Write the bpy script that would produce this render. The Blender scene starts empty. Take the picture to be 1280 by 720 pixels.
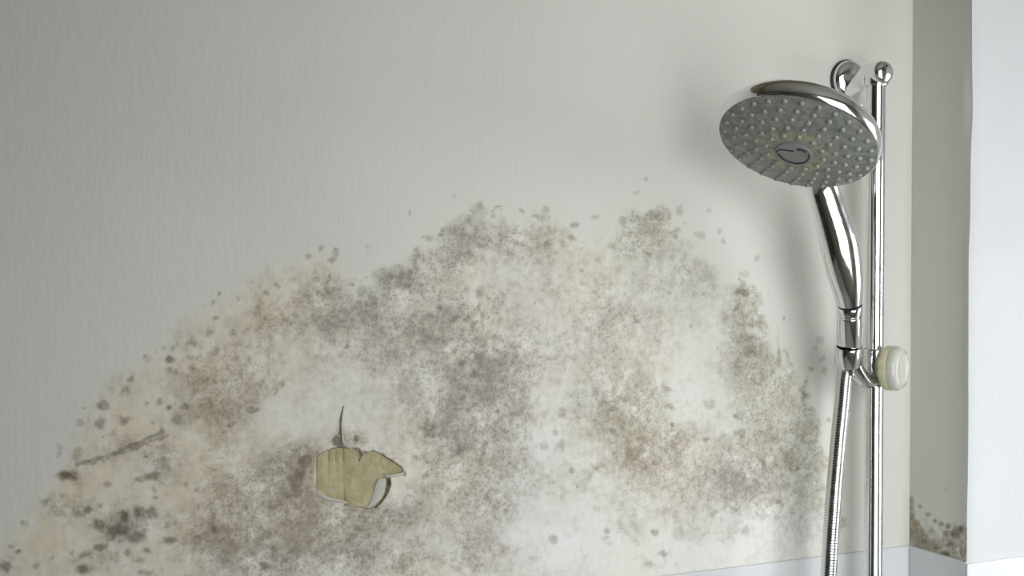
import bpy, bmesh, math, random
import numpy as np
from mathutils import Vector, Matrix

S = bpy.context.scene
COL = S.collection
rnd = random.Random(7)

# ------------------------------------------------------------------ camera
TH, PITCH = math.radians(24.6), math.radians(1.2)
CAM = Vector((-.906, -.987, 1.75))
cd = bpy.data.cameras.new('camera')
cam = bpy.data.objects.new('camera', cd)
COL.objects.link(cam)
cam.location = CAM
cam.rotation_euler = (math.pi/2 - PITCH, 0, -TH)
cd.sensor_width = 36
cd.lens = 1540/1280*36
cd.clip_start = .01
cd.dof.use_dof = True
cd.dof.focus_distance = 1.08
cd.dof.aperture_fstop = 9
S.camera = cam

# ------------------------------------------------------------------ light
S.view_settings.view_transform = 'Standard'
S.view_settings.look = 'None'
S.view_settings.gamma = 1
S.view_settings.use_curve_mapping = False
S.view_settings.exposure = 0.0
world = bpy.data.worlds.new('overcast_sky')
S.world = world
world.use_nodes = True
WN = world.node_tree
# overcast sky over darker ground, with an invented sideways brightness dip shaping the wall light
_g = WN.nodes.new('ShaderNodeTexCoord')
_x = WN.nodes.new('ShaderNodeSeparateXYZ')
WN.links.new(_g.outputs['Generated'], _x.inputs[0])
_z = WN.nodes.new('ShaderNodeMapRange')
_z.interpolation_type = 'SMOOTHSTEP'
WN.links.new(_x.outputs['Z'], _z.inputs['Value'])
for _k, _v in (('From Min', -.35), ('From Max', .20), ('To Min', .60), ('To Max', 1.0)):
    _z.inputs[_k].default_value = _v
_s = WN.nodes.new('ShaderNodeMapRange')
WN.links.new(_x.outputs['X'], _s.inputs['Value'])
for _k, _v in (('From Min', -.25), ('From Max', .50), ('To Min', 1.20), ('To Max', .30)):
    _s.inputs[_k].default_value = _v
_r = WN.nodes.new('ShaderNodeMapRange')
WN.links.new(_x.outputs['X'], _r.inputs['Value'])
for _k, _v in (('From Min', .55), ('From Max', .80), ('To Min', .0), ('To Max', 1.5)):
    _r.inputs[_k].default_value = _v
_a = WN.nodes.new('ShaderNodeMath')
WN.links.new(_s.outputs['Result'], _a.inputs[0])
WN.links.new(_r.outputs['Result'], _a.inputs[1])
_m = WN.nodes.new('ShaderNodeMath')
_m.operation = 'MULTIPLY'
WN.links.new(_z.outputs['Result'], _m.inputs[0])
WN.links.new(_a.outputs[0], _m.inputs[1])
_q = WN.nodes.new('ShaderNodeMath')
_q.operation = 'MULTIPLY'
_q.inputs[1].default_value = 6.3
WN.links.new(_m.outputs[0], _q.inputs[0])
WN.links.new(_q.outputs[0], WN.nodes['Background'].inputs[1])
WN.nodes['Background'].inputs[0].default_value = (.945, .97, .995, 1)
S.cycles.use_denoising = True
S.cycles.max_bounces = 10
S.cycles.diffuse_bounces = 6
S.cycles.glossy_bounces = 6


def portal(name, loc, rot, sx, sy):
    ld = bpy.data.lights.new(name, 'AREA')
    ld.shape = 'RECTANGLE'
    ld.size, ld.size_y = sx, sy
    ld.cycles.is_portal = True
    o = bpy.data.objects.new(name, ld)
    o.location, o.rotation_euler = loc, rot
    COL.objects.link(o)


# room: x from -2.3 (left wall) to .62 (window wall), y from -1.38 to 0, z 0..2.5
XL, XR, YR, ZC, RD = -2.3, .62, -1.25, 2.5, .081
W1 = (-1.02, -.42, 1.15, 1.95)       # window_1 in the right wall: y0, y1, z0, z1
W2 = (-.72, .20, 1.05, 2.3)           # window_2 in the rear wall: x0, x1, z0, z1
portal('window_daylight_right', (XR+.10, (W1[0]+W1[1])/2, (W1[2]+W1[3])/2), (0, math.pi/2, 0), W1[3]-W1[2], W1[1]-W1[0])
portal('window_daylight_rear', ((W2[0]+W2[1])/2, YR-.10, (W2[2]+W2[3])/2), (math.pi/2, 0, 0), W2[1]-W2[0], W2[3]-W2[2])


# ------------------------------------------------------------------ helpers
def link(name, bm_or_me, mat=None, parent=None, smooth=False, label=None):
    if isinstance(bm_or_me, bmesh.types.BMesh):
        me = bpy.data.meshes.new(name)
        bmesh.ops.recalc_face_normals(bm_or_me, faces=bm_or_me.faces)
        bm_or_me.to_mesh(me)
        bm_or_me.free()
    else:
        me = bm_or_me
    if mat:
        me.materials.append(mat)
    if smooth:
        me.shade_smooth()
        try:
            me.set_sharp_from_angle(angle=math.radians(35 if smooth is True else smooth))
        except Exception:
            pass
    o = bpy.data.objects.new(name, me)
    COL.objects.link(o)
    if parent:
        o.parent = parent
        o.matrix_parent_inverse = Matrix.Identity(4)
        # geometry is written in world metres: undo the parents' offset
        off = Vector((0, 0, 0))
        p = parent
        while p:
            off += p.location
            p = p.parent
        if not me.get('local'):
            me.transform(Matrix.Translation(-off))
    if label:
        o['label'] = label
    return o


def thing(name, label, cat, loc, group=None):
    o = bpy.data.objects.new(name, None)
    o.empty_display_size = .02
    o.location = loc
    COL.objects.link(o)
    o['label'], o['category'] = label, cat
    if group:
        o['group'] = group
    return o


def tag(o, label, cat, group=None):
    o['label'], o['category'] = label, cat
    if group:
        o['group'] = group
    return o


def struct(o):
    o['kind'] = 'structure'
    return o


def box(bm, lo, hi, bevel=0, seg=2):
    r = bmesh.ops.create_cube(bm, size=1)
    c = [(a+b)/2 for a, b in zip(lo, hi)]
    s = [abs(b-a) for a, b in zip(lo, hi)]
    for v in r['verts']:
        v.co = Vector((c[0]+v.co.x*s[0], c[1]+v.co.y*s[1], c[2]+v.co.z*s[2]))
    if bevel:
        es = {e for v in r['verts'] for e in v.link_edges}
        bmesh.ops.bevel(bm, geom=list(es), offset=bevel, segments=seg, affect='EDGES', profile=.5)


def frame(axis, hint=(0, 0, 1)):
    z = Vector(axis).normalized()
    h = Vector(hint)
    if abs(h.normalized().dot(z)) > .98:
        h = Vector((0, 1, 0))
    x = (h - z*h.dot(z)).normalized()
    y = z.cross(x)
    return x, y, z


def lathe(bm, org, axis, prof, n=48, hint=(0, 0, 1), radf=None):
    """prof: (radius, distance along the axis); radius 0 closes it."""
    x, y, z = frame(axis, hint)
    org = Vector(org)
    rings = []
    for r, d in prof:
        if r <= 1e-7:
            rings.append([bm.verts.new(org+z*d)])
        else:
            rings.append([bm.verts.new(org+z*d+(x*math.cos(a)+y*math.sin(a))*(r*(radf(a, d) if radf else 1)))
                          for a in [2*math.pi*k/n for k in range(n)]])
    for A, B in zip(rings, rings[1:]):
        for k in range(n):
            k2 = (k+1) % n
            if len(A) == 1 and len(B) > 1:
                bm.faces.new((A[0], B[k], B[k2]))
            elif len(B) == 1 and len(A) > 1:
                bm.faces.new((A[k], B[0], A[k2]))
            elif len(A) > 1:
                bm.faces.new((A[k], B[k], B[k2], A[k2]))
    return rings


def catmull(pts, n):
    """smooth a list of equal-length tuples"""
    P = [np.array(p, float) for p in pts]
    P = [2*P[0]-P[1]] + P + [2*P[-1]-P[-2]]
    out = []
    for i in range(1, len(P)-2):
        for k in range(n):
            t = k/n
            a, b, c, d = P[i-1], P[i], P[i+1], P[i+2]
            out.append(.5*((2*b)+(-a+c)*t+(2*a-5*b+4*c-d)*t*t+(-a+3*b-3*c+d)*t**3))
    out.append(P[-2])
    return out


def loft(bm, pts, n=32, hint=(1, 0, 0), cap=True, shape=None):
    """pts: (x,y,z, rx, ry); rx lies along the hint, ry across it"""
    rings = []
    N = len(pts)
    for i, p in enumerate(pts):
        c = Vector(p[:3])
        t = Vector(pts[min(i+1, N-1)][:3]) - Vector(pts[max(i-1, 0)][:3])
        x, y, z = frame(t, hint)
        ring = []
        for k in range(n):
            a = 2*math.pi*k/n
            m = shape(a, i/(N-1)) if shape else 1
            ring.append(bm.verts.new(c + x*(math.cos(a)*p[3]*m) + y*(math.sin(a)*p[4]*m)))
        rings.append(ring)
    for A, B in zip(rings, rings[1:]):
        for k in range(n):
            k2 = (k+1) % n
            bm.faces.new((A[k], B[k], B[k2], A[k2]))
    if cap:
        bm.faces.new(rings[0])
        bm.faces.new(rings[-1])
    return rings


# ------------------------------------------------------------------ materials
def mat(name):
    m = bpy.data.materials.new(name)
    m.use_nodes = True
    return m, m.node_tree, m.node_tree.nodes['Principled BSDF']


def nd(nt, kind, **kw):
    n = nt.nodes.new(kind)
    for k, v in kw.items():
        setattr(n, k, v)
    return n


def math_n(nt, op, a, b=None, c=None, clamp=False):
    n = nt.nodes.new('ShaderNodeMath')
    n.operation = op
    n.use_clamp = clamp
    for i, v in enumerate((a, b, c)):
        if v is None:
            continue
        if isinstance(v, (int, float)):
            n.inputs[i].default_value = v
        else:
            nt.links.new(v, n.inputs[i])
    return n.outputs[0]


def noise(nt, vec, scale, detail=2, rough=.5, lo=None, hi=None):
    n = nt.nodes.new('ShaderNodeTexNoise')
    n.inputs['Scale'].default_value = scale
    n.inputs['Detail'].default_value = detail
    n.inputs['Roughness'].default_value = rough
    nt.links.new(vec, n.inputs['Vector'])
    o = n.outputs['Fac']
    if lo is not None:
        o = ramp(nt, o, lo, hi)
    return o


def ramp(nt, v, lo, hi, a=0., b=1., smooth=True):
    m = nt.nodes.new('ShaderNodeMapRange')
    m.interpolation_type = 'SMOOTHSTEP' if smooth else 'LINEAR'
    nt.links.new(v, m.inputs['Value'])
    for k, x in (('From Min', lo), ('From Max', hi), ('To Min', a), ('To Max', b)):
        m.inputs[k].default_value = x
    return m.outputs['Result']


def mixc(nt, f, a, b, mode='MIX'):
    m = nt.nodes.new('ShaderNodeMix')
    m.data_type = 'RGBA'
    m.blend_type = mode
    for sock, v in ((m.inputs['Factor'], f), (m.inputs['A'], a), (m.inputs['B'], b)):
        if isinstance(v, (int, float)):
            sock.default_value = v
        elif isinstance(v, tuple):
            sock.default_value = (*v, 1)
        else:
            nt.links.new(v, sock)
    return m.outputs['Result']


def bump(nt, bsdf, height, strength, dist):
    b = nt.nodes.new('ShaderNodeBump')
    b.inputs['Strength'].default_value = strength
    b.inputs['Distance'].default_value = dist
    nt.links.new(height, b.inputs['Height'])
    nt.links.new(b.outputs['Normal'], bsdf.inputs['Normal'])
    return b


PAINT = (.670, .668, .612)


def wall_paint(name, color=PAINT, stains=False):
    m, nt, b = mat(name)
    geo = nd(nt, 'ShaderNodeNewGeometry')
    pos = geo.outputs['Position']
    mp = nd(nt, 'ShaderNodeMapping')
    mp.inputs['Scale'].default_value = (1, 1, .35)      # roller texture drawn out vertically
    nt.links.new(pos, mp.inputs['Vector'])
    vec = mp.outputs[0]
    blot = noise(nt, pos, 5, 3, .5)
    c = mixc(nt, ramp(nt, blot, .35, .65), tuple(x*.975 for x in color), tuple(x*1.02 for x in color))
    h = math_n(nt, 'ADD', math_n(nt, 'MULTIPLY', noise(nt, vec, 260, 3), .6), noise(nt, vec, 60, 3))
    if stains:
        A = nd(nt, 'ShaderNodeAttribute', attribute_name='stain')
        B = nd(nt, 'ShaderNodeAttribute', attribute_name='mould')
        sa, sb = nd(nt, 'ShaderNodeSeparateColor'), nd(nt, 'ShaderNodeSeparateColor')
        nt.links.new(A.outputs['Color'], sa.inputs[0])
        nt.links.new(B.outputs['Color'], sb.inputs[0])
        cream, white, spot = sa.outputs
        grey, brown, olive = sb.outputs
        n300, n160, n60 = noise(nt, pos, 420, 2, .6), noise(nt, pos, 150, 3, .6), noise(nt, pos, 48, 3, .6)
        n22 = noise(nt, pos, 20, 4, .65)
        # cream damp stain
        cf = math_n(nt, 'MULTIPLY', cream, ramp(nt, n60, .2, .7, .7, 1.15), clamp=True)
        c = mixc(nt, cf, c, (.70, .635, .50))
        wf = math_n(nt, 'MULTIPLY', white, ramp(nt, n60, .25, .7, .6, 1.1), clamp=True)
        c = mixc(nt, wf, c, (.75, .755, .74))

        M = lambda op, a, b=None, **k: math_n(nt, op, a, b, **k)
        wob = nd(nt, 'ShaderNodeVectorMath', operation='MULTIPLY_ADD')
        nz = nd(nt, 'ShaderNodeTexNoise')
        nz.inputs['Scale'].default_value = 130
        nt.links.new(pos, nz.inputs['Vector'])
        nt.links.new(nz.outputs['Color'], wob.inputs[0])
        wob.inputs[1].default_value = (.007, .007, .007)
        nt.links.new(pos, wob.inputs[2])

        def dots(scale, dens, lo, hi):
            v = nd(nt, 'ShaderNodeTexVoronoi')
            v.inputs['Scale'].default_value = scale
            nt.links.new(wob.outputs[0], v.inputs['Vector'])
            rnd_ = nd(nt, 'ShaderNodeSeparateColor')
            nt.links.new(v.outputs['Color'], rnd_.inputs[0])
            size = ramp(nt, v.outputs['Distance'], .48, .12)
            on = ramp(nt, M('ADD', rnd_.outputs[0], dens), lo, hi)
            return M('MULTIPLY', size, on, clamp=True)
        # mottled damp plaster everywhere inside the stain
        inside = ramp(nt, cream, .08, .35)
        mott = M('ADD', M('MULTIPLY', M('SUBTRACT', n60, .5), 1.6), M('MULTIPLY', M('SUBTRACT', n160, .5), 1.1))
        c = mixc(nt, M('MULTIPLY', M('MULTIPLY', ramp(nt, mott, -.05, .45), inside), .42, clamp=True), c, (.46, .425, .35))
        c = mixc(nt, M('MULTIPLY', M('MULTIPLY', ramp(nt, mott, .0, -.45), inside), .45, clamp=True), c, (.80, .79, .75))
        T = M('MAXIMUM', grey, M('MAXIMUM', brown, olive))
        ragged = M('ADD', M('MULTIPLY', M('SUBTRACT', n22, .5), 1.5), M('ADD', M('MULTIPLY', M('SUBTRACT', n60, .5), 1.0), M('MULTIPLY', M('SUBTRACT', n160, .5), .7)))

        def veil(dens):
            # thin film of mould: its amount follows the field, ragged by the noise
            k = M('MULTIPLY', dens, M('ADD', .95, M('MULTIPLY', ragged, 2.6)))
            return ramp(nt, k, .05, .95, smooth=False)
        c = mixc(nt, M('MULTIPLY', veil(olive), .74, clamp=True), c, (.36, .34, .235))
        c = mixc(nt, M('MULTIPLY', veil(brown), .80, clamp=True), c, (.345, .275, .19))
        c = mixc(nt, M('MULTIPLY', veil(grey), .72, clamp=True), c, (.31, .285, .25))
        Tn = M('ADD', M('MULTIPLY', T, M('ADD', 1., M('MULTIPLY', ragged, .8))), 0)
        fade = ramp(nt, Tn, .04, .5)
        d1 = M('MULTIPLY', dots(270, Tn, .80, 1.3), .52)
        d2 = M('MULTIPLY', dots(165, Tn, .98, 1.4), .42)
        fine = M('MULTIPLY', ramp(nt, M('ADD', n300, M('MULTIPLY', n160, .6)), .78, .98), .40)
        tot = M('MULTIPLY', M('MAXIMUM', M('MAXIMUM', d1, d2), fine), fade, clamp=True)
        c = mixc(nt, tot, c, (.17, .15, .115))
        # single colonies and the shade lines painted round the bare patch
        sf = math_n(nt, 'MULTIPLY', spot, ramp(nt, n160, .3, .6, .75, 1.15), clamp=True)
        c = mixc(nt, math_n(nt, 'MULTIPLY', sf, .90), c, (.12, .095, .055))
        h = math_n(nt, 'ADD', h, math_n(nt, 'MULTIPLY', n160, math_n(nt, 'MULTIPLY', math_n(nt, 'ADD', grey, brown), .8)))
    nt.links.new(c, b.inputs['Base Color'])
    b.inputs['Roughness'].default_value = .62
    b.inputs['Specular IOR Level'].default_value = .35
    bump(nt, b, h, .35, .0012)
    return m


def plain(name, color, rough=.5, metal=0, var=.04, scale=20, bumps=0, **kw):
    m, nt, b = mat(name)
    tc = nd(nt, 'ShaderNodeNewGeometry')
    n = noise(nt, tc.outputs['Position'], scale, 3)
    c = mixc(nt, n, tuple(x*(1-var) for x in color), tuple(min(1, x*(1+var)) for x in color))
    nt.links.new(c, b.inputs['Base Color'])
    b.inputs['Roughness'].default_value = rough
    b.inputs['Metallic'].default_value = metal
    if bumps:
        bump(nt, b, noise(nt, tc.outputs['Position'], scale*4, 2), bumps, .0005)
    for k, v in kw.items():
        b.inputs[k].default_value = v
    return m


def chrome_mat(name, rough=.07, color=(.80, .81, .82)):
    m, nt, b = mat(name)
    tc = nd(nt, 'ShaderNodeNewGeometry')
    n = noise(nt, tc.outputs['Position'], 120, 3)
    b.inputs['Base Color'].default_value = (*color, 1)
    b.inputs['Metallic'].default_value = 1
    nt.links.new(ramp(nt, n, .4, .7, rough, rough+.10), b.inputs['Roughness'])   # dried water marks
    bump(nt, b, noise(nt, tc.outputs['Position'], 300, 2), .05, .0003)
    return m


M_wall = wall_paint('painted_plaster')
M_white = wall_paint('cool_white_paint', (.64, .655, .665))
M_mould = wall_paint('mouldy_painted_plaster', stains=True)
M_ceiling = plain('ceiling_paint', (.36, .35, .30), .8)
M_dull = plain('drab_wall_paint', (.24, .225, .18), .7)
M_floor = plain('floor_tiles', (.66, .66, .63), .4)
M_slate = plain('dark_slate_tiles', (.05, .05, .045), .45, var=.2)
M_tile = plain('white_glazed_tile', (.675, .69, .70), .14, var=.01)
M_frame = plain('white_window_frame', (.8, .8, .78), .35)
M_chrome = chrome_mat('chrome')
M_chrome2 = chrome_mat('worn_chrome', .13, (.72, .73, .73))
M_hose = chrome_mat('steel_hose', .16, (.66, .67, .67))
M_black = plain('black_rubber', (.02, .02, .02), .5)
M_badge = plain('grey_badge', (.23, .24, .235), .3)
M_nozzle = plain('pale_rubber_nozzle', (.30, .31, .28), .35, var=.1, scale=200)
M_knob = plain('yellowed_ivory_plastic', (.74, .70, .47), .25, var=.1, scale=60,
               **{'Subsurface Weight': .4, 'Subsurface Scale': .01, 'Transmission Weight': .15})
M_knob_end = plain('milky_plastic', (.72, .73, .66), .18, var=.06, scale=60,
                   **{'Subsurface Weight': .4, 'Subsurface Scale': .01, 'Transmission Weight': .3})
M_flap = plain('curled_paint', (.80, .80, .74), .6, var=.06, scale=120)


def spray_mat():
    m, nt, b = mat('limescaled_grey_plastic')
    g = nd(nt, 'ShaderNodeNewGeometry').outputs['Position']
    c = mixc(nt, noise(nt, g, 140, 3, .6, .35, .65), (.17, .18, .165), (.27, .28, .26))
    c = mixc(nt, math_n(nt, 'MULTIPLY', noise(nt, g, 95, 4, .8, .50, .68), .45), c, (.40, .39, .22))
    c = mixc(nt, math_n(nt, 'MULTIPLY', noise(nt, g, 260, 3, .7, .55, .7), .5), c, (.42, .43, .38))
    # yellow limescale ring round the badge
    vd = nd(nt, 'ShaderNodeVectorMath', operation='DISTANCE')
    nt.links.new(g, vd.inputs[0])
    vd.inputs[1].default_value = (-.2519, -.1336, 1.8422)
    ring = math_n(nt, 'MULTIPLY', ramp(nt, vd.outputs['Value'], .017, .021), ramp(nt, vd.outputs['Value'], .034, .026))
    c = mixc(nt, math_n(nt, 'MULTIPLY', math_n(nt, 'MULTIPLY', ring, noise(nt, g, 180, 3, .7, .42, .62)), .6), c, (.45, .43, .20))
    nt.links.new(c, b.inputs['Base Color'])
    b.inputs['Roughness'].default_value = .38
    bump(nt, b, noise(nt, g, 500, 2), .4, .0005)
    return m


def plaster_mat():
    m, nt, b = mat('bare_yellow_plaster')
    g = nd(nt, 'ShaderNodeNewGeometry').outputs['Position']
    mp = nd(nt, 'ShaderNodeMapping')
    mp.inputs['Scale'].default_value = (1, 1, .25)
    nt.links.new(g, mp.inputs['Vector'])
    streak = noise(nt, mp.outputs[0], 260, 3, .6)
    c = mixc(nt, ramp(nt, noise(nt, g, 70, 4, .6), .35, .65), (.47, .43, .265), (.38, .33, .18))
    c = mixc(nt, ramp(nt, streak, .55, .8, 0, .08), c, (.27, .24, .14))
    nt.links.new(c, b.inputs['Base Color'])
    b.inputs['Roughness'].default_value = .85
    bump(nt, b, math_n(nt, 'ADD', math_n(nt, 'MULTIPLY', streak, .4), noise(nt, g, 150, 3)), .7, .0015)
    return m


M_spray, M_plaster = spray_mat(), plaster_mat()


# ------------------------------------------------------------------ walls
def project(X, Y_, Z):
    """survey coordinates of wall points, the units in which the stains were measured"""
    dx, dy, dz = X-CAM.x, Y_-CAM.y, Z-CAM.z
    s, c = math.sin(TH), math.cos(TH)
    f0 = dx*s+dy*c
    r = dx*c-dy*s
    sp, cp = math.sin(PITCH), math.cos(PITCH)
    w = f0*cp-dz*sp
    u = dz*cp+f0*sp
    return 640+1540*r/w, 360-1540*u/w


def smoothstep(a, b, x):
    t = np.clip((x-a)/(b-a), 0, 1)
    return t*t*(3-2*t)


def vnoise(u, v, cell, seed):
    """smooth value noise on survey coordinates"""
    g = np.random.RandomState(seed).rand(256, 256)
    x, y = u/cell+50, v/cell+50
    xi, yi = np.floor(x).astype(int), np.floor(y).astype(int)
    fx, fy = x-xi, y-yi
    fx, fy = fx*fx*(3-2*fx), fy*fy*(3-2*fy)
    G = lambda a, b: g[a % 256, b % 256]
    return (G(xi, yi)*(1-fx)+G(xi+1, yi)*fx)*(1-fy)+(G(xi, yi+1)*(1-fx)+G(xi+1, yi+1)*fx)*fy


def inside_poly(px, py, poly):
    c = np.zeros(px.shape, bool)
    n = len(poly)
    for i in range(n):
        x1, y1 = poly[i]
        x2, y2 = poly[(i+1) % n]
        if y1 == y2:
            continue
        hit = ((y1 > py) != (y2 > py)) & (px < (x2-x1)*(py-y1)/(y2-y1)+x1)
        c ^= hit
    return c


# upper outline of the mould, left to right
OUT = [(-200, 930), (-60, 760), (5, 672), (40, 618), (75, 545), (120, 484), (200, 434), (270, 374), (320, 342), (370, 318),
       (420, 308), (450, 350), (475, 346), (515, 312), (545, 285), (575, 262), (600, 255), (650, 262), (705, 266), (745, 300), (768, 272),
       (800, 246), (850, 262), (880, 308), (915, 340), (935, 345), (975, 368), (988, 420), (994, 470), (1002, 480), (1010, 450), (1030, 446),
       (1040, 470), (1050, 520), (1060, 560), (1085, 640), (1110, 700), (1140, 730)]
# soft fields: (u, v, radius_u, radius_v, strength)
GREY = [(455, 380, 36, 22, .85), (495, 352, 42, 17, .85), (540, 322, 42, 18, .5), (590, 300, 50, 25, .42), (650, 300, 60, 30, .34), (420, 400, 45, 24, .5),
        (605, 462, 55, 36, .75), (645, 500, 26, 60, .62), (590, 520, 45, 40, .62), (560, 560, 45, 40, .55), (560, 430, 60, 40, .36), (510, 420, 40, 30, .4),
        (610, 620, 50, 40, .5), (650, 570, 30, 40, .36), (600, 690, 50, 30, .45), (480, 645, 70, 22, .5), (500, 700, 50, 20, .45),
        (850, 345, 45, 28, .36), (770, 390, 60, 32, .38), (740, 420, 70, 40, .3), (760, 475, 45, 36, .38), (925, 430, 28, 40, .45), (880, 600, 60, 40, .45),
        (945, 600, 50, 50, .48), (800, 600, 45, 30, .42), (785, 650, 24, 16, .45), (700, 340, 60, 40, .2), (705, 590, 40, 30, .3),
        (152, 655, 42, 22, 1.), (200, 580, 26, 26, .45), (218, 520, 22, 22, .35), (345, 600, 40, 35, .4), (330, 705, 70, 26, .65),
        (420, 690, 60, 26, .5), (990, 640, 40, 36, .32), (540, 392, 40, 24, .36),
        (600, 395, 50, 36, .32), (680, 430, 40, 36, .25), (885, 655, 40, 18, .25), (125, 700, 50, 14, .45), (520, 480, 40, 40, .25), (440, 440, 50, 30, .25)]
BROWN = [(300, 470, 60, 40, .5), (265, 505, 45, 40, .5), (340, 400, 45, 40, .35), (400, 390, 45, 25, .6), (240, 440, 30, 20, .35),
         (374, 592, 26, 34, 1.), (380, 577, 14, 14, .8), (424, 553, 10, 9, .9), (445, 548, 14, 10, .6), (360, 620, 50, 30, .7), (300, 610, 60, 50, .5), (340, 660, 80, 35, .75), (290, 690, 60, 35, .65),
         (400, 670, 60, 30, .6), (460, 655, 50, 22, .6), (540, 545, 20, 30, .6), (600, 560, 50, 30, .4), (440, 548, 35, 12, .5),
         (810, 565, 45, 25, .65), (770, 525, 35, 25, .45), (845, 565, 20, 20, .45), (530, 430, 30, 20, .4), (610, 690, 50, 25, .45),
         (90, 595, 30, 15, .35), (100, 640, 45, 20, .25), (150, 560, 45, 18, .35), (40, 650, 15, 15, .3), (10, 700, 20, 25, .4),
         (1018, 470, 22, 30, .4), (545, 615, 40, 30, .35), (600, 480, 60, 40, .35), (210, 660, 40, 40, .2)]
OLIVE = [(810, 272, 36, 22, .65), (800, 300, 36, 30, .5), (930, 362, 18, 14, .75), (945, 400, 38, 35, .5), (960, 450, 35, 50, .65),
         (950, 480, 30, 40, .5), (800, 495, 50, 30, .55), (770, 520, 40, 30, .5), (820, 545, 60, 30, .4), (85, 640, 45, 14, .45), (60, 625, 14, 12, .4), (1018, 486, 18, 40, .75),
         (1005, 575, 40, 55, .5), (950, 560, 50, 45, .6), (1018, 520, 18, 40, .35), (680, 278, 40, 16, .4), (640, 300, 60, 25, .3),
         (590, 270, 35, 18, .35), (720, 500, 30, 40, .3), (510, 430, 30, 16, .4), (740, 590, 40, 25, .35), (850, 380, 40, 30, .2),
         (600, 470, 30, 30, .4), (260, 540, 40, 30, .25), (1025, 620, 20, 60, .3), (400, 340, 30, 22, .25)]
CREAM = [(60, 660, 60, 50, .8), (110, 600, 70, 50, .8), (160, 520, 60, 40, .75), (230, 620, 60, 110, .7), (240, 440, 60, 40, .75),
         (330, 380, 60, 45, .75), (400, 335, 40, 25, .6), (250, 520, 80, 60, .6), (350, 460, 80, 60, .45), (300, 570, 60, 60, .5),
         (450, 460, 60, 60, .35), (500, 560, 60, 60, .4), (560, 620, 50, 60, .4), (560, 400, 70, 50, .35), (700, 300, 60, 60, .35),
         (720, 380, 60, 60, .4), (700, 520, 40, 60, .4), (830, 590, 70, 50, .45), (580, 340, 70, 50, .3), (780, 450, 70, 50, .35),
         (520, 710, 60, 30, .45), (420, 620, 50, 50, .4), (640, 420, 60, 60, .35), (790, 690, 60, 20, .25), (110, 700, 90, 30, .6)]
WHITE = [(710, 680, 75, 46, 1), (415, 480, 45, 40, .36), (685, 545, 35, 60, .7), (860, 495, 38, 26, .5), (890, 530, 36, 22, .5),
         (880, 690, 90, 40, .8), (345, 515, 60, 30, .4), (660, 610, 25, 40, .4), (560, 680, 40, 30, .4), (650, 350, 60, 40, .35),
         (872, 420, 24, 40, .35), (980, 660, 60, 40, .55), (1065, 580, 35, 140, .6), (640, 690, 40, 40, .5), (840, 560, 30, 15, .3),
         (730, 500, 30, 30, .5), (470, 500, 40, 40, .35), (760, 620, 40, 30, .35), (690, 420, 60, 40, .4), (215, 500, 30, 30, .2)]
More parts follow.
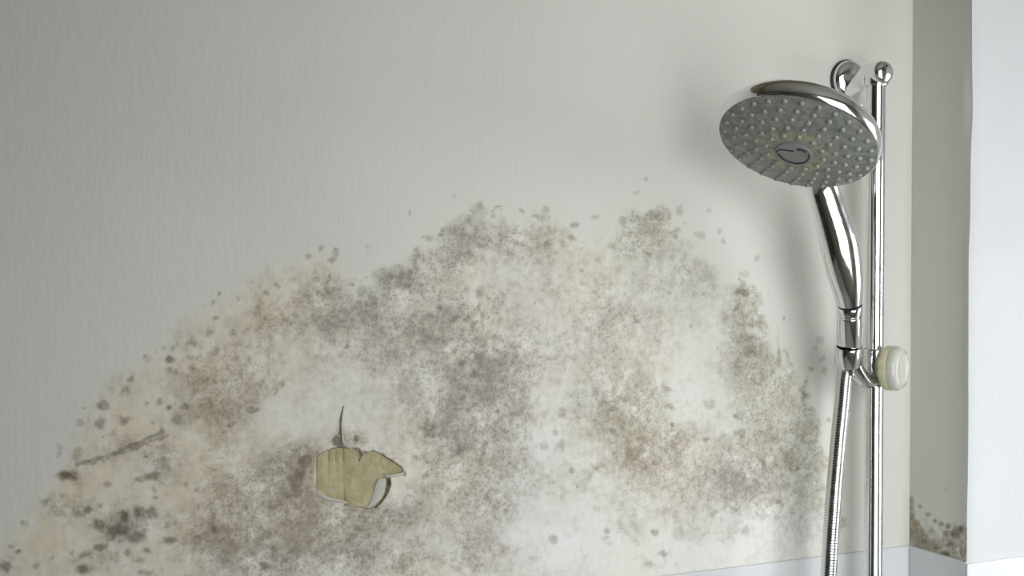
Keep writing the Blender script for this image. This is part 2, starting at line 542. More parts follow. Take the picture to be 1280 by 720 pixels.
# single colonies, led by dark marks along the bare patch edge: (u, v, radius_u, radius_v, darkness)
SPOTS = [(505, 592, 3, 4, .9), (479, 566, 4, 2, .5), (490, 575, 5, 1.5, .5), (451, 575, 2, 4, 1), (452, 566, 6, 2.5, .9), (441, 560, 6, 1.6, .8), (458, 566, 4, 2, .8), (85, 594, 14, 7, 1), (97, 568, 6, 10, .6), (55, 628, 5, 6, .6), (22, 690, 4, 3, .9), (14, 684, 3, 3, .8), (6, 708, 9, 7, .9),
         (130, 506, 8, 7, .75), (125, 529, 7, 7, .7), (155, 526, 6, 6, .75), (100, 529, 5, 5, .45), (157, 488, 6, 5, .6), (164, 475, 5, 4, .6),
         (213, 449, 6, 5, .85), (219, 464, 5, 4, .5), (241, 428, 5, 4, .7), (240, 459, 4, 4, .5), (270, 398, 4, 3, .7), (292, 414, 4, 4, .6),
         (262, 416, 5, 5, .5), (298, 430, 4, 4, .4), (268, 440, 7, 6, .5), (296, 448, 5, 5, .5), (200, 503, 5, 5, .65), (211, 510, 4, 4, .85),
         (230, 507, 5, 5, .7), (222, 524, 9, 9, .5), (203, 540, 5, 5, .8), (182, 504, 3, 3, .5), (203, 559, 8, 7, .55), (182, 570, 4, 3, .7),
         (202, 578, 8, 8, .5), (190, 596, 11, 6, .8), (175, 600, 6, 4, .6), (134, 605, 5, 4, .55), (80, 620, 4, 4, .4), (143, 540, 4, 4, .4),
         (155, 645, 7, 8, .95), (124, 656, 8, 7, .9), (172, 640, 6, 8, .85), (190, 642, 7, 9, .85), (150, 662, 12, 8, .85), (172, 672, 12, 8, .8),
         (138, 668, 10, 8, .7), (125, 684, 9, 6, .8), (108, 692, 6, 5, .75), (90, 691, 4, 4, .7), (104, 712, 9, 7, .9), (110, 638, 7, 5, .7),
         (98, 643, 9, 6, .6), (125, 632, 4, 3, .6), (213, 675, 8, 4, .8), (210, 656, 5, 4, .5), (195, 622, 3, 3, .6), (183, 689, 5, 4, .8),
         (175, 700, 6, 4, .6), (268, 663, 6, 5, .8), (45, 708, 4, 4, .5), (233, 605, 3, 3, .6), (180, 716, 10, 4, .6), (160, 690, 5, 5, .6),
         (445, 548, 4.5, 4, .8), (420, 552, 7, 7, .9), (427, 558, 5, 4, .9), (381, 577, 9, 9, .8), (370, 612, 8, 11, .6), (375, 595, 7, 10, .75), (366, 600, 10, 5, .5), (362, 617, 8, 6, .5),
         (300, 470, 4, 4, .5), (352, 481, 5, 5, .55), (292, 529, 5, 3, .8), (286, 533, 5, 3, .5), (281, 540, 3, 3, .6), (316, 513, 8, 4, .75),
         (415, 325, 6, 4, .5), (420, 318, 5, 3, .4), (385, 322, 4, 3, .4), (333, 365, 4, 4, .6), (326, 377, 5, 5, .5), (347, 357, 4, 3, .6),
         (323, 384, 4, 4, .6), (356, 400, 4, 4, .5), (408, 362, 4, 5, .5), (396, 348, 4, 4, .35), (365, 350, 5, 4, .35), (459, 308, 4, 3, .3),
         (513, 265, 3, 5, .35), (535, 298, 5, 4, .4), (586, 274, 5, 5, .5), (600, 256, 5, 5, .4), (622, 258, 7, 3, .5), (580, 292, 5, 4, .4),
         (568, 245, 4, 3, .3), (650, 305, 8, 3, .4), (683, 262, 5, 4, .4), (690, 290, 5, 5, .4), (600, 365, 6, 9, .5), (603, 395, 3, 6, .45),
         (568, 398, 6, 5, .55), (549, 386, 4, 4, .5), (538, 394, 4, 3, .4), (580, 455, 5, 4, .6), (598, 448, 6, 6, .5), (590, 468, 5, 6, .5),
         (540, 452, 5, 5, .4), (620, 440, 6, 5, .4), (452, 365, 7, 9, .45), (455, 380, 7, 5, .45), (512, 340, 6, 5, .4), (487, 345, 5, 4, .4),
         (496, 355, 6, 4, .4), (780, 276, 6, 7, .5), (818, 268, 10, 6, .6), (808, 225, 4, 3, .4), (795, 240, 4, 3, .3), (745, 272, 5, 4, .35),
         (765, 308, 6, 5, .3), (850, 262, 4, 8, .35), (876, 294, 7, 6, .35), (900, 290, 4, 3, .4), (905, 300, 3, 3, .5), (886, 262, 4, 3, .25),
         (845, 288, 5, 4, .4), (884, 345, 6, 7, .35), (947, 323, 4, 3, .35), (928, 365, 9, 6, .75), (928, 356, 5, 6, .5), (932, 342, 3, 5, .3),
         (905, 395, 5, 8, .3), (1024, 425, 5, 5, .4), (1020, 435, 4, 4, .3), (1028, 448, 5, 4, .3), (704, 516, 6, 7, .45), (702, 556, 6, 7, .4),
         (680, 557, 6, 7, .35), (695, 540, 4, 4, .4), (724, 508, 4, 4, .3), (760, 664, 5, 4, .5), (757, 673, 5, 3, .35), (692, 674, 6, 5, .5),
         (668, 698, 5, 4, .3), (745, 636, 4, 3, .35), (819, 666, 5, 5, .65), (828, 692, 5, 4, .5), (849, 668, 9, 9, .3), (892, 641, 6, 6, .4),
         (932, 663, 5, 7, .35), (953, 646, 5, 5, .35), (928, 540, 5, 7, .45), (970, 550, 8, 7, .35), (945, 605, 6, 6, .3), (886, 505, 8, 6, .3),
         (1052, 650, 6, 5, .35), (1054, 657, 5, 5, .3), (812, 705, 8, 4, .35), (834, 487, 6, 4, .35), (783, 498, 6, 5, .4), (765, 510, 5, 4, .35),
         (788, 565, 7, 6, .35), (796, 568, 5, 5, .3), (750, 505, 4, 4, .35), (605, 560, 5, 9, .35), (575, 565, 8, 8, .35), (534, 536, 5, 12, .45),
         (540, 545, 5, 5, .4), (610, 620, 6, 5, .3), (440, 672, 5, 7, .4), (447, 660, 6, 4, .4), (330, 707, 8, 6, .7), (345, 690, 6, 8, .4)]


def paint(u, v):
    """stain fields at survey coordinates; returns two rgba arrays"""
    wob = vnoise(u, v, 26, 1)*2-1, vnoise(u, v, 26, 2)*2-1
    wob2 = vnoise(u, v, 9, 3)*2-1, vnoise(u, v, 9, 4)*2-1
    uu, vv = u+wob[0]*9+wob2[0]*4, v+wob[1]*13+wob2[1]*6
    # signed depth below the outline
    ox, oy = np.array(OUT).T
    top = np.interp(uu, ox, oy)
    # the outline is steep in places, so measure sideways too
    dep = vv-top
    for dx in (-40, -20, 20, 40):
        dep = np.minimum(dep, (vv-np.interp(uu+dx, ox, oy))+abs(dx)*1.0)
    gate = smoothstep(-12, 34, dep)
    gate_soft = smoothstep(-26, 40, dep)

    def field(L, pw=1.0):
        acc = np.zeros_like(u)
        for a, b, ra, rb, s in L:
            d = ((uu-a)/ra)**2+((vv-b)/rb)**2
            acc = 1-(1-acc)*(1-np.clip(s*np.exp(-d*1.1), 0, 1))
        return acc
    cream = np.clip(field(CREAM)*gate_soft+.25*gate_soft, 0, 1)
    white = field(WHITE)*gate_soft
    base = .13*gate*(vnoise(u, v, 30, 9)*.8+.6)*smoothstep(150, 420, u+.3*(v-500))
    k = (1-.6*white)*(1-.22*smoothstep(640, 700, u)*(u < 900))
    grey = (field(GREY)*.95+base)*gate*k
    brown = (field(BROWN)*.95+base*.35)*gate*(1-.5*white)
    olive = (field(OLIVE)*.95+base*.35)*gate*(1-.5*white)
    spot = np.zeros_like(u)
    w3 = (vnoise(u, v, 5, 5)*2-1)*2.2, (vnoise(u, v, 5, 6)*2-1)*2.2
    us, vs = u+w3[0], v+w3[1]

    def add(a, b, ra, rb, s):
        m = (np.abs(u-a) < ra*2+6) & (np.abs(v-b) < rb*2+6)
        if not m.any():
            return
        d = np.sqrt(((us[m]-a)/ra)**2+((vs[m]-b)/rb)**2)
        spot[m] = np.maximum(spot[m], s*(1-smoothstep(.5, 1.3, d)))
    for q in [(429, 566, 1.6, 8, 0)]+SPOTS:
        add(q[0], q[1], q[2]*1.02, q[3]*1.02, min(1, q[4]*.85))
    # thin dark line of colonies along a crack
    R = random.Random(3)
    for i in range(60):
        t = i/59
        add(98+t*108+R.uniform(-2, 2), 580-t*36-6*math.sin(t*math.pi)*(-.4)+R.uniform(-3, 3), R.uniform(2, 5), R.uniform(1.5, 3.5), R.uniform(.3, .7))
    # small scattered colonies, thickest where the mould is
    R = random.Random(11)

    def fld(x, y, L):
        return sum(s*math.exp(-1.1*(((x-a)/ra)**2+((y-b)/rb)**2)) for a, b, ra, rb, s in L)
    n = 0
    while n < 1900:
        x, y = R.uniform(-40, 1090), R.uniform(230, 760)
        tp = float(np.interp(x, ox, oy))
        if y < tp-6:
            continue
        band = math.exp(-((y-tp)/45)**2)
        p = .12+.55*min(1, fld(x, y, GREY)+.6*fld(x, y, BROWN)+.5*fld(x, y, OLIVE))+.25*band-.5*min(1, fld(x, y, WHITE))
        if R.random() < p:
            r = R.choice((1.6, 2, 2.4, 2.8, 3.4, 4.2))
            add(x, y, r*R.uniform(.8, 1.3), r*R.uniform(.8, 1.2), R.uniform(.15, .5))
        n += 1
    # shade of cracks and patch edges painted as dark lines, plus mould spots
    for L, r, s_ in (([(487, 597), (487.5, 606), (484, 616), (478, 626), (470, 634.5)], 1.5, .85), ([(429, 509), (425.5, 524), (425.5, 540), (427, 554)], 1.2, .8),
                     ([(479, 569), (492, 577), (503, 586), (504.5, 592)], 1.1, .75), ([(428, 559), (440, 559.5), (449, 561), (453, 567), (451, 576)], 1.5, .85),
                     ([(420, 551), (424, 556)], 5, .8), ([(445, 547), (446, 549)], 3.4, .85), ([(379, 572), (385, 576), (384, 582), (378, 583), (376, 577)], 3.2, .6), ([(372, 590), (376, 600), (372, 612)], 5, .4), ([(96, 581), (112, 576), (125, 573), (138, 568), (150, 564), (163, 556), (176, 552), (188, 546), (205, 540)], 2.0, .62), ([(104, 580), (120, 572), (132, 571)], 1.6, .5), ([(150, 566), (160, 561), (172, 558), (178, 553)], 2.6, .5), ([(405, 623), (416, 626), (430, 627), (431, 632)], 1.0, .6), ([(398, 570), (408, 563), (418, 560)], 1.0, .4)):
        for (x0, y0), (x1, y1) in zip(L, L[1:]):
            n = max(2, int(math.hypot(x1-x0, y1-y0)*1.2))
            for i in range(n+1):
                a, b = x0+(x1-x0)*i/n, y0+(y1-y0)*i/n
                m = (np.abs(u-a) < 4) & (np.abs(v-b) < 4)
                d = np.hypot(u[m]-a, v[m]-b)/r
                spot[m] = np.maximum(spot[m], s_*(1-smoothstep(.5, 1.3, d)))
    one = np.ones_like(u)
    c = lambda a: np.clip(a, 0, 1)
    return np.stack([c(cream), c(white), c(spot), one], -1), np.stack([c(grey), c(brown), c(olive), one], -1)


def grid_mesh(name, P, stain=None, mould=None):
    """P: (rows, cols, 3) array -> mesh of quads with optional colour attributes"""
    nr, nc, _ = P.shape
    me = bpy.data.meshes.new(name)
    idx = np.arange(nr*nc).reshape(nr, nc)
    q = np.stack([idx[:-1, :-1], idx[:-1, 1:], idx[1:, 1:], idx[1:, :-1]], -1).reshape(-1, 4)
    me.vertices.add(nr*nc)
    me.vertices.foreach_set('co', P.reshape(-1).astype(np.float32))
    me.loops.add(q.size)
    me.loops.foreach_set('vertex_index', q.reshape(-1).astype(np.int32))
    me.polygons.add(len(q))
    me.polygons.foreach_set('loop_start', np.arange(0, q.size, 4, dtype=np.int32))
    me.polygons.foreach_set('loop_total', np.full(len(q), 4, dtype=np.int32))
    me.update(calc_edges=True)
    for nm, a in (('stain', stain), ('mould', mould)):
        if a is not None:
            at = me.color_attributes.new(nm, 'FLOAT_COLOR', 'POINT')
            at.data.foreach_set('color', a.reshape(-1).astype(np.float32))
    me.shade_smooth()
    return me


# outlines (survey units) of the bare plaster and of the paint curled off it
PATCH = [(396, 572), (402, 566), (411, 562), (421, 560), (434, 560), (449, 562), (451, 568), (449.5, 577), (452.5, 570), (457, 567), (466, 563),
         (474, 566), (484, 572), (494, 579), (503, 585), (504, 590), (501, 593), (492, 594), (487, 596), (487, 604), (483.5, 615), (477.5, 625), (469, 634), (460, 636), (447, 634),
         (432, 632), (430, 626), (416, 625), (404, 622), (396, 614), (392, 602), (394, 586)]


def spaced(lo, hi, flo, fhi, coarse, fine):
    a = list(np.arange(lo, flo, coarse))+list(np.arange(flo, fhi, fine))+list(np.arange(fhi, hi, coarse))+[hi]
    return np.array(a)


BX0, BX1, BZ0, BZ1 = -1.02, 0.0, 1.40, 2.06
xs = spaced(BX0, BX1, -.63, -.52, .0014, .0006)
zs = spaced(BZ0, BZ1, 1.535, 1.645, .0014, .0006)
XX, ZZ = np.meshgrid(xs, zs)
UU, VV = project(XX, np.zeros_like(XX), ZZ)
ja = (vnoise(UU, VV, 4, 21)*2-1)*1.0
ins = inside_poly(UU+ja, VV+ja[::-1, ::-1]*.8, PATCH)
depth = np.where(ins, .0023+.0009*(UU > 405)+.004*smoothstep(12, 3, np.hypot((UU-488)*1.0, np.maximum(0, np.abs(VV-614)-20)))*(UU > 478), 0)
# paint lifted off around the hole: a raised lip on the right, a crack above
lip = np.exp(-((UU-488)/7)**2-((VV-612)/18)**2)*.0012*(~ins)
cr = np.interp(VV, [508, 525, 545, 560], [429, 425, 425, 429])
lift = smoothstep(0, 1.2, UU-cr)*np.exp(-np.clip(UU-cr, 0, 99)/14)*np.exp(-((VV-538)/20)**2)*.0016
relief = (vnoise(UU, VV, 60, 31)-.5)*.0012+(vnoise(UU, VV, 18, 32)-.5)*.0003
BP = np.stack([XX, depth-lip-lift*(~ins)+relief*0, ZZ], -1)
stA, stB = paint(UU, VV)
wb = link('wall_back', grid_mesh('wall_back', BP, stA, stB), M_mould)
# the rest of the back wall, welded round the stained field as one mesh
bm = bmesh.new()
bm.from_mesh(wb.data)
for (x0, x1, z0, z1) in ((XL, BX0, 0, ZC), (BX0, BX1, BZ1, ZC), (BX0, BX1, 0, BZ0)):
    vs = [bm.verts.new(c) for c in ((x0, 0, z0), (x1, 0, z0), (x1, 0, z1), (x0, 0, z1))]
    bm.faces.new(vs)
vs = [bm.verts.new(c) for c in ((XL, .12, 0), (0, .12, 0), (0, .12, ZC), (XL, .12, ZC))]
bm.faces.new(vs)
bm.to_mesh(wb.data)
bm.free()
struct(wb)

# short return of the side wall, with its own patch of mould above the tile
ys = np.arange(-RD, .0001, .0009)
zs2 = np.concatenate([[0, 1.3], np.arange(1.44, 1.618, .0009), np.arange(1.622, 2.2, .004), [ZC]])
YY, Z2 = np.meshgrid(ys, zs2)
U2, V2 = project(np.zeros_like(YY), YY, Z2)
edge = (vnoise(U2, V2, 6, 41)-.5)
t = (U2-1135)/72
band_top = 668-30*np.exp(-(t/.22)**2)*.9+(t-.5)*4
dd = smoothstep(-14, 12, V2-(band_top-2+edge*26))*(U2 > 1120)
below = smoothstep(4, -2, V2-(686+t*20+edge*3))
g2 = dd*below*(.35+.55*smoothstep(.2, .9, t))
b2 = dd*below*.5*np.exp(-(t/.35)**2)+dd*below*.15
sp2 = np.zeros_like(U2)
for a, b_, r1, r2, s in [(1150, 633, 3, 3, .5), (1160, 643, 4, 3, .5), (1169, 651, 3, 3, .6), (1176, 655, 4, 3, .6), (1185, 658, 4, 4, .7), (1192, 668, 4, 4, .6),
                         (1201, 662, 4, 5, .8), (1197, 670, 4, 4, .6), (1139, 627, 4, 8, .5), (1181, 692, 6, 4, .8), (1193, 700, 6, 4, .8), (1172, 685, 5, 3, .5),
                         (1203, 690, 4, 6, .6), (1188, 680, 5, 4, .4), (1155, 677, 5, 3, .5), (1183, 612, 3, 3, .2), (1141, 646, 3, 5, .4), (1165, 664, 4, 3, .4)]:
    d = np.sqrt(((U2-a)/r1)**2+((V2-b_)/r2)**2)
    sp2 = np.maximum(sp2, s*(1-smoothstep(.4, 1.4, d)))
o1 = np.ones_like(U2)
S2 = np.stack([dd*below*.5, 0*o1, sp2, o1], -1)
M2 = np.stack([np.clip(g2*.75, 0, 1), np.clip(b2, 0, 1), np.clip(dd*below*.45, 0, 1), o1], -1)
o = struct(link('wall_right', grid_mesh('wall_right', np.stack([0*YY+(vnoise(U2*0, Z2*1400, 70, 55)-.5)*.0040*smoothstep(-RD+.012, -RD, YY), YY, Z2], -1), S2, M2), M_mould))

# the bright projecting face, parallel to the back wall, with a slightly soft, uneven corner
zf = zs2
xf = np.concatenate([np.array([0, .0012, .003, .006]), np.linspace(.012, XR, 6)])
XF, ZF = np.meshgrid(xf, zf)
yf = -RD-.0012*smoothstep(0, .006, XF)
xw = XF+(vnoise(XF*0, ZF*1400, 70, 55)-.5)*.0040*(XF < .008)
struct(link('wall_front', grid_mesh('wall_front', np.stack([xw, yf, ZF], -1)), M_white))


def wall_with_hole(name, axis, at, lo, hi, hole, t, m):
    """axis 'x': plane x=at spanning y lo..hi; axis 'y': plane y=at spanning x; t is the thickness outwards"""
    h0, h1, z0, z1 = hole
    bm = bmesh.new()
    for a, b, c, d in ((lo, h0, 0, ZC), (h1, hi, 0, ZC), (h0, h1, 0, z0), (h0, h1, z1, ZC)):
        if axis == 'x':
            box(bm, (at, a, c), (at+t, b, d))
        else:
            box(bm, (a, at, c), (b, at+t, d))
    return struct(link(name, bm, m))


wall_with_hole('wall_window_side', 'x', XR, YR, -RD, W1, .14, M_wall)
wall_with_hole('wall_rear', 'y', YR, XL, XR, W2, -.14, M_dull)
bm = bmesh.new()
box(bm, (XL-.1, YR, 0), (XL, .0, ZC))
struct(link('wall_left', bm, M_slate))
bm = bmesh.new()
box(bm, (XL-.1, YR-.14, -.1), (XR+.14, .12, 0))
struct(link('floor', bm, M_floor))
bm = bmesh.new()
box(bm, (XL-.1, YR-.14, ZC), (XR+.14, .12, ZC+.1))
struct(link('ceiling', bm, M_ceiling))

# windows: frame round the opening with one mullion
for n, (axis, at, hole) in enumerate((('x', XR+.03, W1), ('y', YR-.03, W2)), 1):
    h0, h1, z0, z1 = hole
    s = 1 if axis == 'x' else -1
    bm = bmesh.new()
    mid = (h0+h1)/2
    for a, b, c, d in ((h0, h0+.04, z0, z1), (h1-.04, h1, z0, z1), (h0+.04, h1-.04, z0, z0+.04), (h0+.04, h1-.04, z1-.04, z1), (mid-.02, mid+.02, z0+.04, z1-.04)):
        if axis == 'x':
            box(bm, (at, a, c), (at+.05, b, d), .004)
        else:
            box(bm, (a, at-.05, c), (b, at, d), .004)
    struct(link('window_%d' % n, bm, M_frame))

# glazed tile dado whose upper edge shows under the mould
ZT = 1.4562
bm = bmesh.new()
box(bm, (-2.3, -.0035, 0), (-.0035, 0.002, ZT), .0012)
struct(link('trim_1', bm, M_tile))
bm = bmesh.new()
box(bm, (-.0035, -RD, 0), (0.001, -.0, ZT), .0008)
struct(link('trim_2', bm, M_tile))
bm = bmesh.new()
box(bm, (-.0035, -RD-.0030, 0), (XR, -RD-.0005, ZT-.001), .0008)
struct(link('trim_3', bm, M_tile))


# ------------------------------------------------------------------ bare plaster and paint flaps
def wallpt(u, v, y=0.):
    """point of the wall plane at survey coordinates"""
    s, c = math.sin(TH), math.cos(TH)
    sp, cp = math.sin(PITCH), math.cos(PITCH)
    a, b = (u-640)/1540, -(v-360)/1540
    w = Vector((s*cp, c*cp, -sp))
    r = Vector((c, -s, 0))
    up = Vector((s*sp, c*sp, cp))
    d = w+r*a+up*b
    return CAM+d*((y-CAM.y)/d.y)


bm = bmesh.new()
px = np.arange(-.63, -.52, .0008)
pz = np.arange(1.53, 1.65, .0008)
PX, PZ = np.meshgrid(px, pz)
PU, PV = project(PX, 0*PX, PZ)
pin = inside_poly(PU, PV, PATCH) & ~((PU > 482) & (PV > 597))
# trowelled grooves and a ledge down the middle
PY = .0018+.0008*smoothstep(584, 572, PV)*(np.exp(-((PU-411)/1.2)**2)+np.exp(-((PU-420)/1.)**2)*.6+np.exp(-((PU-429)/1.2)**2))+(vnoise(PU*1.6, PV*.5, 8, 61)-.5)*.0005-.0010*smoothstep(-1, 1, PU-432)*smoothstep(600, 622, PV)-.0003*smoothstep(-3, 3, PU-432)+(vnoise(PU, PV, 6, 62)-.5)*.0003
vid = {}
ij = np.argwhere(pin)
for i, j in ij:
    vid[(i, j)] = bm.verts.new((PX[i, j], PY[i, j]-.0001, PZ[i, j]))
for i, j in ij:
    k = [(i, j), (i, j+1), (i+1, j+1), (i+1, j)]
    if all(q in vid for q in k):
        bm.faces.new([vid[q] for q in k])
tag(link('bare_plaster_patch', bm, M_plaster, smooth=True), 'yellowish bare plaster patch where the paint has come off the mouldy wall', 'plaster patch')


def flap(name, pts_base, pts_tip, label, m, curl=.002, n=14):
    """a strip of paint film attached along pts_base, its free edge curled away to pts_tip"""
    bm = bmesh.new()
    B = catmull([tuple(wallpt(*p)) for p in pts_base], 6)
    T = catmull([tuple(wallpt(*p)) for p in pts_tip], 6)
    rows = []
    for k in range(n+1):
        t = k/n
        row = []
        for q, (a, b) in enumerate(zip(B, T)):
            e = math.sin(math.pi*q/(len(B)-1))**.5 if 0 < q < len(B)-1 else 0
            p = Vector(a).lerp(Vector(b), t)
            p.y -= .00015+curl*e*math.sin(t*math.pi*.62)
            row.append(p)
        rows.append([bm.verts.new(p) for p in row])
    for A, C_ in zip(rows, rows[1:]):
        for q in range(len(A)-1):
            bm.faces.new((A[q], A[q+1], C_[q+1], C_[q]))
    bmesh.ops.solidify(bm, geom=bm.faces, thickness=.00035)
    return tag(link(name, bm, m, smooth=True), label, 'paint flake', 'flakes of peeling paint round the bare patch')


flap('paint_flake', [(474, 598), (470, 606), (467, 616), (463, 627), (459, 635)], [(482.5, 598), (482, 607), (478.5, 617.5), (472, 626.5), (461.5, 634.5)],
     'curled white paint flake along the lower right edge of the bare plaster', M_flap, .0008)
flap('paint_flake', [(505, 588), (503, 594), (496, 596), (488, 597), (482, 597)], [(503, 590), (500, 591), (493, 592), (486, 593), (480, 592)],
     'small pointed paint flake at the right tip of the bare plaster', M_flap, .0018)
flap('paint_flake', [(394, 615), (402, 623), (412, 627), (424, 628), (434, 630)], [(397, 612), (404, 618), (414, 623), (424, 624), (432, 627)],
     'thin pale paint flake along the lower left edge of the bare plaster', M_flap, .0012)
flap('paint_flake', [(430, 509), (429, 525), (429.5, 540), (433, 552), (442, 559)], [(429, 510), (426, 525), (426, 540), (428, 555), (440, 562)],
     'lifted paint flake with a thin dark crack above the bare plaster', M_mould, .0016)

# ------------------------------------------------------------------ shower rail
RX, RY = -.0855, -.0435
ZTOP = 1.930
rail = thing('shower_rail', 'tall chrome shower rail standing off the wall near the right corner', 'shower rail', (RX, RY, 1.0))
bm = bmesh.new()
lathe(bm, (RX, RY, .98), (0, 0, 1), [(0, 0), (.0088, 0), (.0088, ZTOP-.98), (0, ZTOP-.98)], 48)
link('pole', bm, M_chrome, rail, smooth=True)


def bracket(z, label):
    bx, bz = RX, z
    bm = bmesh.new()
    # arm: trumpet from the wall to the pole, ending in a round cap
    pts = catmull([(bx+.002, -.006, bz-.0095, .0120, .0125), (bx+.001, -.014, bz-.0075, .0118, .0118), (bx, -.022, bz-.005, .0114, .0112),
                   (bx, RY+.010, bz, .0112, .0110), (bx, RY-.004, bz+.0005, .0118, .0116), (bx, RY-.0105, bz+.0005, .0110, .0110),
                   (bx, RY-.0140, bz+.0005, .0080, .0080), (bx, RY-.0155, bz+.0005, .002, .002)], 6)
    loft(bm, pts, 32, (0, 0, 1))
    arm = link('wall_bracket', bm, M_chrome, rail, smooth=True)
    bm = bmesh.new()
    lathe(bm, (bx, 0, bz), (0, -1, 0), [(0, 0), (.0188, 0), (.0194, .0025), (.0194, .006), (.0180, .0085), (.014, .0105), (.008, .0115), (0, .012)], 48)
    link('escutcheon', bm, M_chrome, arm, smooth=True)
    bm = bmesh.new()
    lathe(bm, (bx, -.0003, bz), (0, -1, 0), [(0, 0), (.0206, 0), (.0206, .0025), (0, .0025)], 48)
    link('backing_ring', bm, M_black, arm, smooth=True, label='dark backing ring behind the chrome rosette')
    bm = bmesh.new()
    lathe(bm, (bx, RY-.0140, bz+.006), (0, -1, .35), [(0, 0), (.0012, 0), (.0012, .001), (0, .001)], 12)
    link('grub_screw', bm, M_black, arm, smooth=True)
    # sleeve where the arm grips the pole
    bm = bmesh.new()
    lathe(bm, (RX, RY, bz-.011), (0, 0, 1), [(.0092, 0), (.0112, 0), (.0116, .002), (.0116, .013), (.0105, .018), (.0075, .0215), (.003, .0233), (0, .0236)], 40)
    link('end_cap', bm, M_chrome, arm, smooth=True)


bracket(1.932, '')
bracket(1.02, '')

# slider with its yellowed clamp knob, and the holder on the other side
ZS = 1.648
kd = Vector((.45, -.89, 0)).normalized()
sl_bm = bmesh.new()
lathe(sl_bm, (RX, RY, ZS-.018), (0, 0, 1), [(.0092, 0), (.0125, 0), (.0135, .002), (.0135, .034), (.0125, .036), (.0092, .036)], 40)
slider = link('slider', sl_bm, M_chrome2, rail, smooth=True)
bm = bmesh.new()
lathe(bm, Vector((RX, RY, ZS))+kd*.008, kd, [(0, 0), (.0125, 0), (.0125, .008), (0, .008)], 32)
link('knob_collar', bm, M_chrome2, slider, smooth=True)


def lobes(a, d):
    return 1+.045*abs(math.cos(5*a))-.02


kc = Vector((RX, RY, ZS))+kd*.0130+Vector((-.005, -.002, 0))
bm = bmesh.new()
lathe(bm, kc, kd, [(0, 0), (.0185, 0), (.0205, .0015), (.0212, .003), (.0212, .0075), (.0205, .0088), (0, .0088)], 80, radf=lobes)
link('clamp_knob', bm, M_knob, slider, smooth=50)
bm = bmesh.new()
lathe(bm, kc+kd*.0090, kd, [(0, 0), (.0205, 0), (.0210, .0015), (.0206, .005), (.0188, .0080), (.0150, .0095), (.0135, .0082), (.006, .0082), (0, .0086)], 80, radf=lobes)
link('knob_cap', bm, M_knob_end, slider, smooth=50)

# holder arm and cup, in which the hand shower stands
HB = Vector((-.1296, -.0576, 1.6533))     # bottom of the cup
HT = Vector((-.1359, -.0672, 1.6867))     # top of the cup
ax = (HT-HB).normalized()
bm = bmesh.new()
loft(bm, catmull([(RX-.006, RY-.004, ZS-.012, .0075, .0085), (RX-.018, RY-.008, ZS-.012, .007, .008), (RX-.031, RY-.011, ZS-.001, .0068, .008),
                  (HB.x+.004, HB.y+.002, HB.z+.008, .0075, .008)], 6), 24, (0, 0, 1))
link('holder_arm', bm, M_chrome2, slider, smooth=True)
bm = bmesh.new()
lathe(bm, HB-ax*.001, ax, [(.0085, 0), (.0116, 0), (.0124, .0015), (.0124, .0175), (.0121, .0190), (.0112, .0190), (.0100, 0.002)], 40)
link('holder_cup', bm, M_chrome, slider, smooth=True)

# ------------------------------------------------------------------ hand shower
hs = thing('hand_shower', 'round chrome hand shower with limescaled grey spray face, standing in the rail holder', 'hand shower', HB)
N = Vector((-.4550, -.235, -.860)).normalized()      # direction the spray face looks
HC = Vector((-.2472, -.1312, 1.8510))                # centre of the spray face
hd_axis = (Vector((-.1684, -.09, 1.7702))-HC)
rad = (hd_axis-N*hd_axis.dot(N)).normalized()
bm = bmesh.new()
prof = [(.0668, .0020), (.0674, .0004), (.0682, .0008), (.0694, .0030), (.0702, .0065), (.0702, .0100), (.0688, .0135), (.0655, .0180), (.060, .0215), (.050, .025), (.032, .0275), (.016, .0285), (0, .029)]
lathe(bm, HC, -N, prof, 96, hint=rad)
link('head_shell', bm, M_chrome, hs, smooth=60)


def bulge(r):
    return .0105*(1-(r/.0672)**2)


bm = bmesh.new()
lathe(bm, HC, N, [(0, bulge(0))]+[(r/1000, bulge(r/1000)) for r in range(4, 67, 4)]+[(.0672, .0), (.0668, -.003), (0, -.003)], 96, hint=rad)
face = link('spray_face', bm, M_spray, hs, smooth=50)
side = N.cross(rad)
# rubber nozzles in five rings
bm = bmesh.new()
lathe(bm, (0, 0, 0), (0, 0, 1), [(.0022, -.001), (.0021, .0006), (.0016, .0016), (.0009, .0020), (0, .0020)], 12)
noz_me = bpy.data.meshes.new('nozzle')
bmesh.ops.recalc_face_normals(bm, faces=bm.faces)
bmesh.ops.scale(bm, vec=(1.1, 1.1, .95), verts=bm.verts)
bm.to_mesh(noz_me)
bm.free()
noz_me.shade_smooth()
noz_me.materials.append(M_nozzle)
q0 = N.to_track_quat('Z', 'Y')
foff = hs.location
for ri, (rr, cnt) in enumerate(((.0245, 12), (.0340, 16), (.0435, 20), (.0530, 24), (.0620, 28))):
    for k in range(cnt):
        a = 2*math.pi*(k+.5*(ri % 2))/cnt
        p = HC+(rad*math.cos(a)+side*math.sin(a))*rr+N*bulge(rr)
        o = bpy.data.objects.new('nozzle', noz_me)
        COL.objects.link(o)
        o.parent = face
        o.location = p-foff
        o.rotation_mode = 'QUATERNION'
        o.rotation_quaternion = q0
# round badge in the middle with its dark curved grooves
bm = bmesh.new()
bz = bulge(0)
lathe(bm, HC+N*(bz-.0015), N, [(0, 0), (.0160, 0), (.0160, .0014), (.0152, .0022), (.0, .0026)], 56, hint=rad)
badge = link('badge', bm, M_badge, face, smooth=True)
# image-independent basis on the face: 'down' is the lower edge, 'across' runs to the right
dn = (Vector((0, 0, -1))-N*N.dot(Vector((0, 0, -1)))).normalized()
ac = dn.cross(N).normalized()
if ac.x < 0:
    ac = -ac


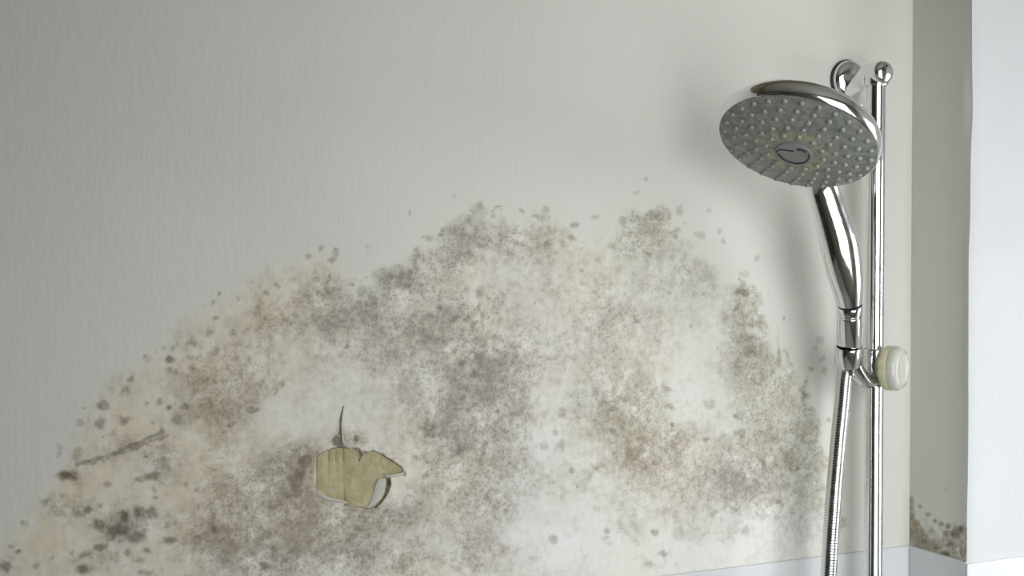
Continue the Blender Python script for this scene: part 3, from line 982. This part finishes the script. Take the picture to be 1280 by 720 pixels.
def groove(pts, r=.0008):
    bm = bmesh.new()
    P = [HC+N*(bz+.0009)+ac*a+dn*b for a, b in pts]
    P = catmull([(*p, r, r*.7) for p in P], 5)
    loft(bm, P, 8, tuple(N))
    link('badge_groove', bm, M_black, badge, smooth=True, label='dark curved groove in the badge')


groove([(-.0135, -.003), (-.0115, .006), (-.006, .0115), (0, .013), (.006, .0115), (.0115, .006), (.0130, .001)])
groove([(-.0135, -.0055), (-.009, -.0085), (-.003, -.0065), (.002, -.0050)])
groove([(.0060, -.0075), (.0095, -.0065), (.0125, -.0030)], .0012)

# handle, swelling towards its middle, with a pinched ridge down the front
hp = catmull([(-0.2271, -0.1140, 1.8544, 0.0140, 0.0070),
              (-0.2094, -0.1015, 1.8406, 0.0140, 0.0075),
              (-0.1889, -0.0904, 1.8220, 0.0140, 0.0095),
              (-0.1767, -0.0877, 1.7978, 0.0155, 0.0120),
              (-0.1657, -0.0868, 1.7703, 0.0174, 0.0142),
              (-0.1599, -0.0854, 1.7542, 0.0174, 0.0145),
              (-0.1541, -0.0830, 1.7380, 0.0162, 0.0142),
              (-0.1495, -0.0809, 1.7247, 0.0140, 0.0132),
              (-0.1450, -0.0778, 1.7119, 0.0118, 0.0115)], 8)


def facet(a, t):
    # a crease down the side that faces the room
    w = math.sin(min(1, max(0, (t-.1)/.85))*math.pi)
    return 1+.075*w*math.exp(-((((a-math.pi*1.45+math.pi) % (2*math.pi))-math.pi)/.28)**2)-.05*w*math.exp(-((((a-math.pi*1.75+math.pi) % (2*math.pi))-math.pi)/.25)**2)


bm = bmesh.new()
loft(bm, hp, 56, (.9, -.35, 0), shape=facet)
link('handle', bm, M_chrome, hs, smooth=60)
hb = Vector((-0.1450, -0.0778, 1.7119))
hx = (Vector((-.1359, -.0672, 1.6867))-hb)
hl = hx.length
hx.normalize()
bm = bmesh.new()
lathe(bm, hb-hx*.0005, hx, [(0, 0), (.0115, 0), (.0115, .0022), (0, .0022)], 40)
link('seal_ring', bm, M_black, hs, smooth=True, label='black rubber ring under the handle')
bm = bmesh.new()
lathe(bm, hb+hx*.0017, hx, [(0, 0), (.0112, 0), (.0118, .001), (.0116, .008), (.0104, .0095), (.0104, .0110), (.0112, .0115), (.0118, .016), (.0119, hl+.004), (.0116, hl+.0150), (.0095, hl+.0158), (.0095, hl+.030), (0, hl+.030)], 40)
link('coupling', bm, M_chrome, hs, smooth=True)

# ------------------------------------------------------------------ hose
hose = thing('shower_hose', 'ribbed steel shower hose hanging from the hand shower holder', 'shower hose', HB-ax*.004)
bm = bmesh.new()
path = catmull([(HB.x-ax.x*.003, HB.y-ax.y*.003, HB.z-ax.z*.003), (-.1311, -.0550, 1.6418), (-.1352, -.0565, 1.6160), (-.1405, -.0590, 1.5895), (-.1515, -.0650, 1.5309), (-.1600, -.0685, 1.4571),
                (-.165, -.068, 1.36), (-.168, -.066, 1.22), (-.17, -.07, 1.08), (-.19, -.08, .98), (-.23, -.085, .93), (-.28, -.08, .95), (-.30, -.06, 1.0), (-.30, -.045, 1.04)], 40)
L = [0]
for a, b in zip(path, path[1:]):
    L.append(L[-1]+float(np.linalg.norm(b-a)))
tot = L[-1]
pitch = .0026
n = int(tot/pitch*5)
tt = np.linspace(0, tot, n)
pa = np.array(path)
cx = [np.interp(tt, L, pa[:, k]) for k in range(3)]
rr = .0071+.0005*np.abs(np.sin(np.pi*tt/pitch))
loft(bm, [(cx[0][i], cx[1][i], cx[2][i], rr[i], rr[i]) for i in range(n)], 20, (1, 0, 0))
link('hose', bm, M_hose, hose, smooth=80)
bm = bmesh.new()
lathe(bm, HB+ax*.003, -ax, [(0, 0), (.0082, 0), (.0082, .006), (.0080, .007), (.0080, .012), (0, .012)], 40)
link('hose_nut', bm, M_chrome, hose, smooth=True)
bm = bmesh.new()
loft(bm, catmull([(-.30, -.003, 1.075, .012, .012), (-.30, -.025, 1.075, .011, .011), (-.30, -.045, 1.065, .011, .011), (-.30, -.045, 1.035, .010, .010)], 6), 24, (1, 0, 0))
link('wall_elbow', bm, M_chrome, hose, smooth=True)
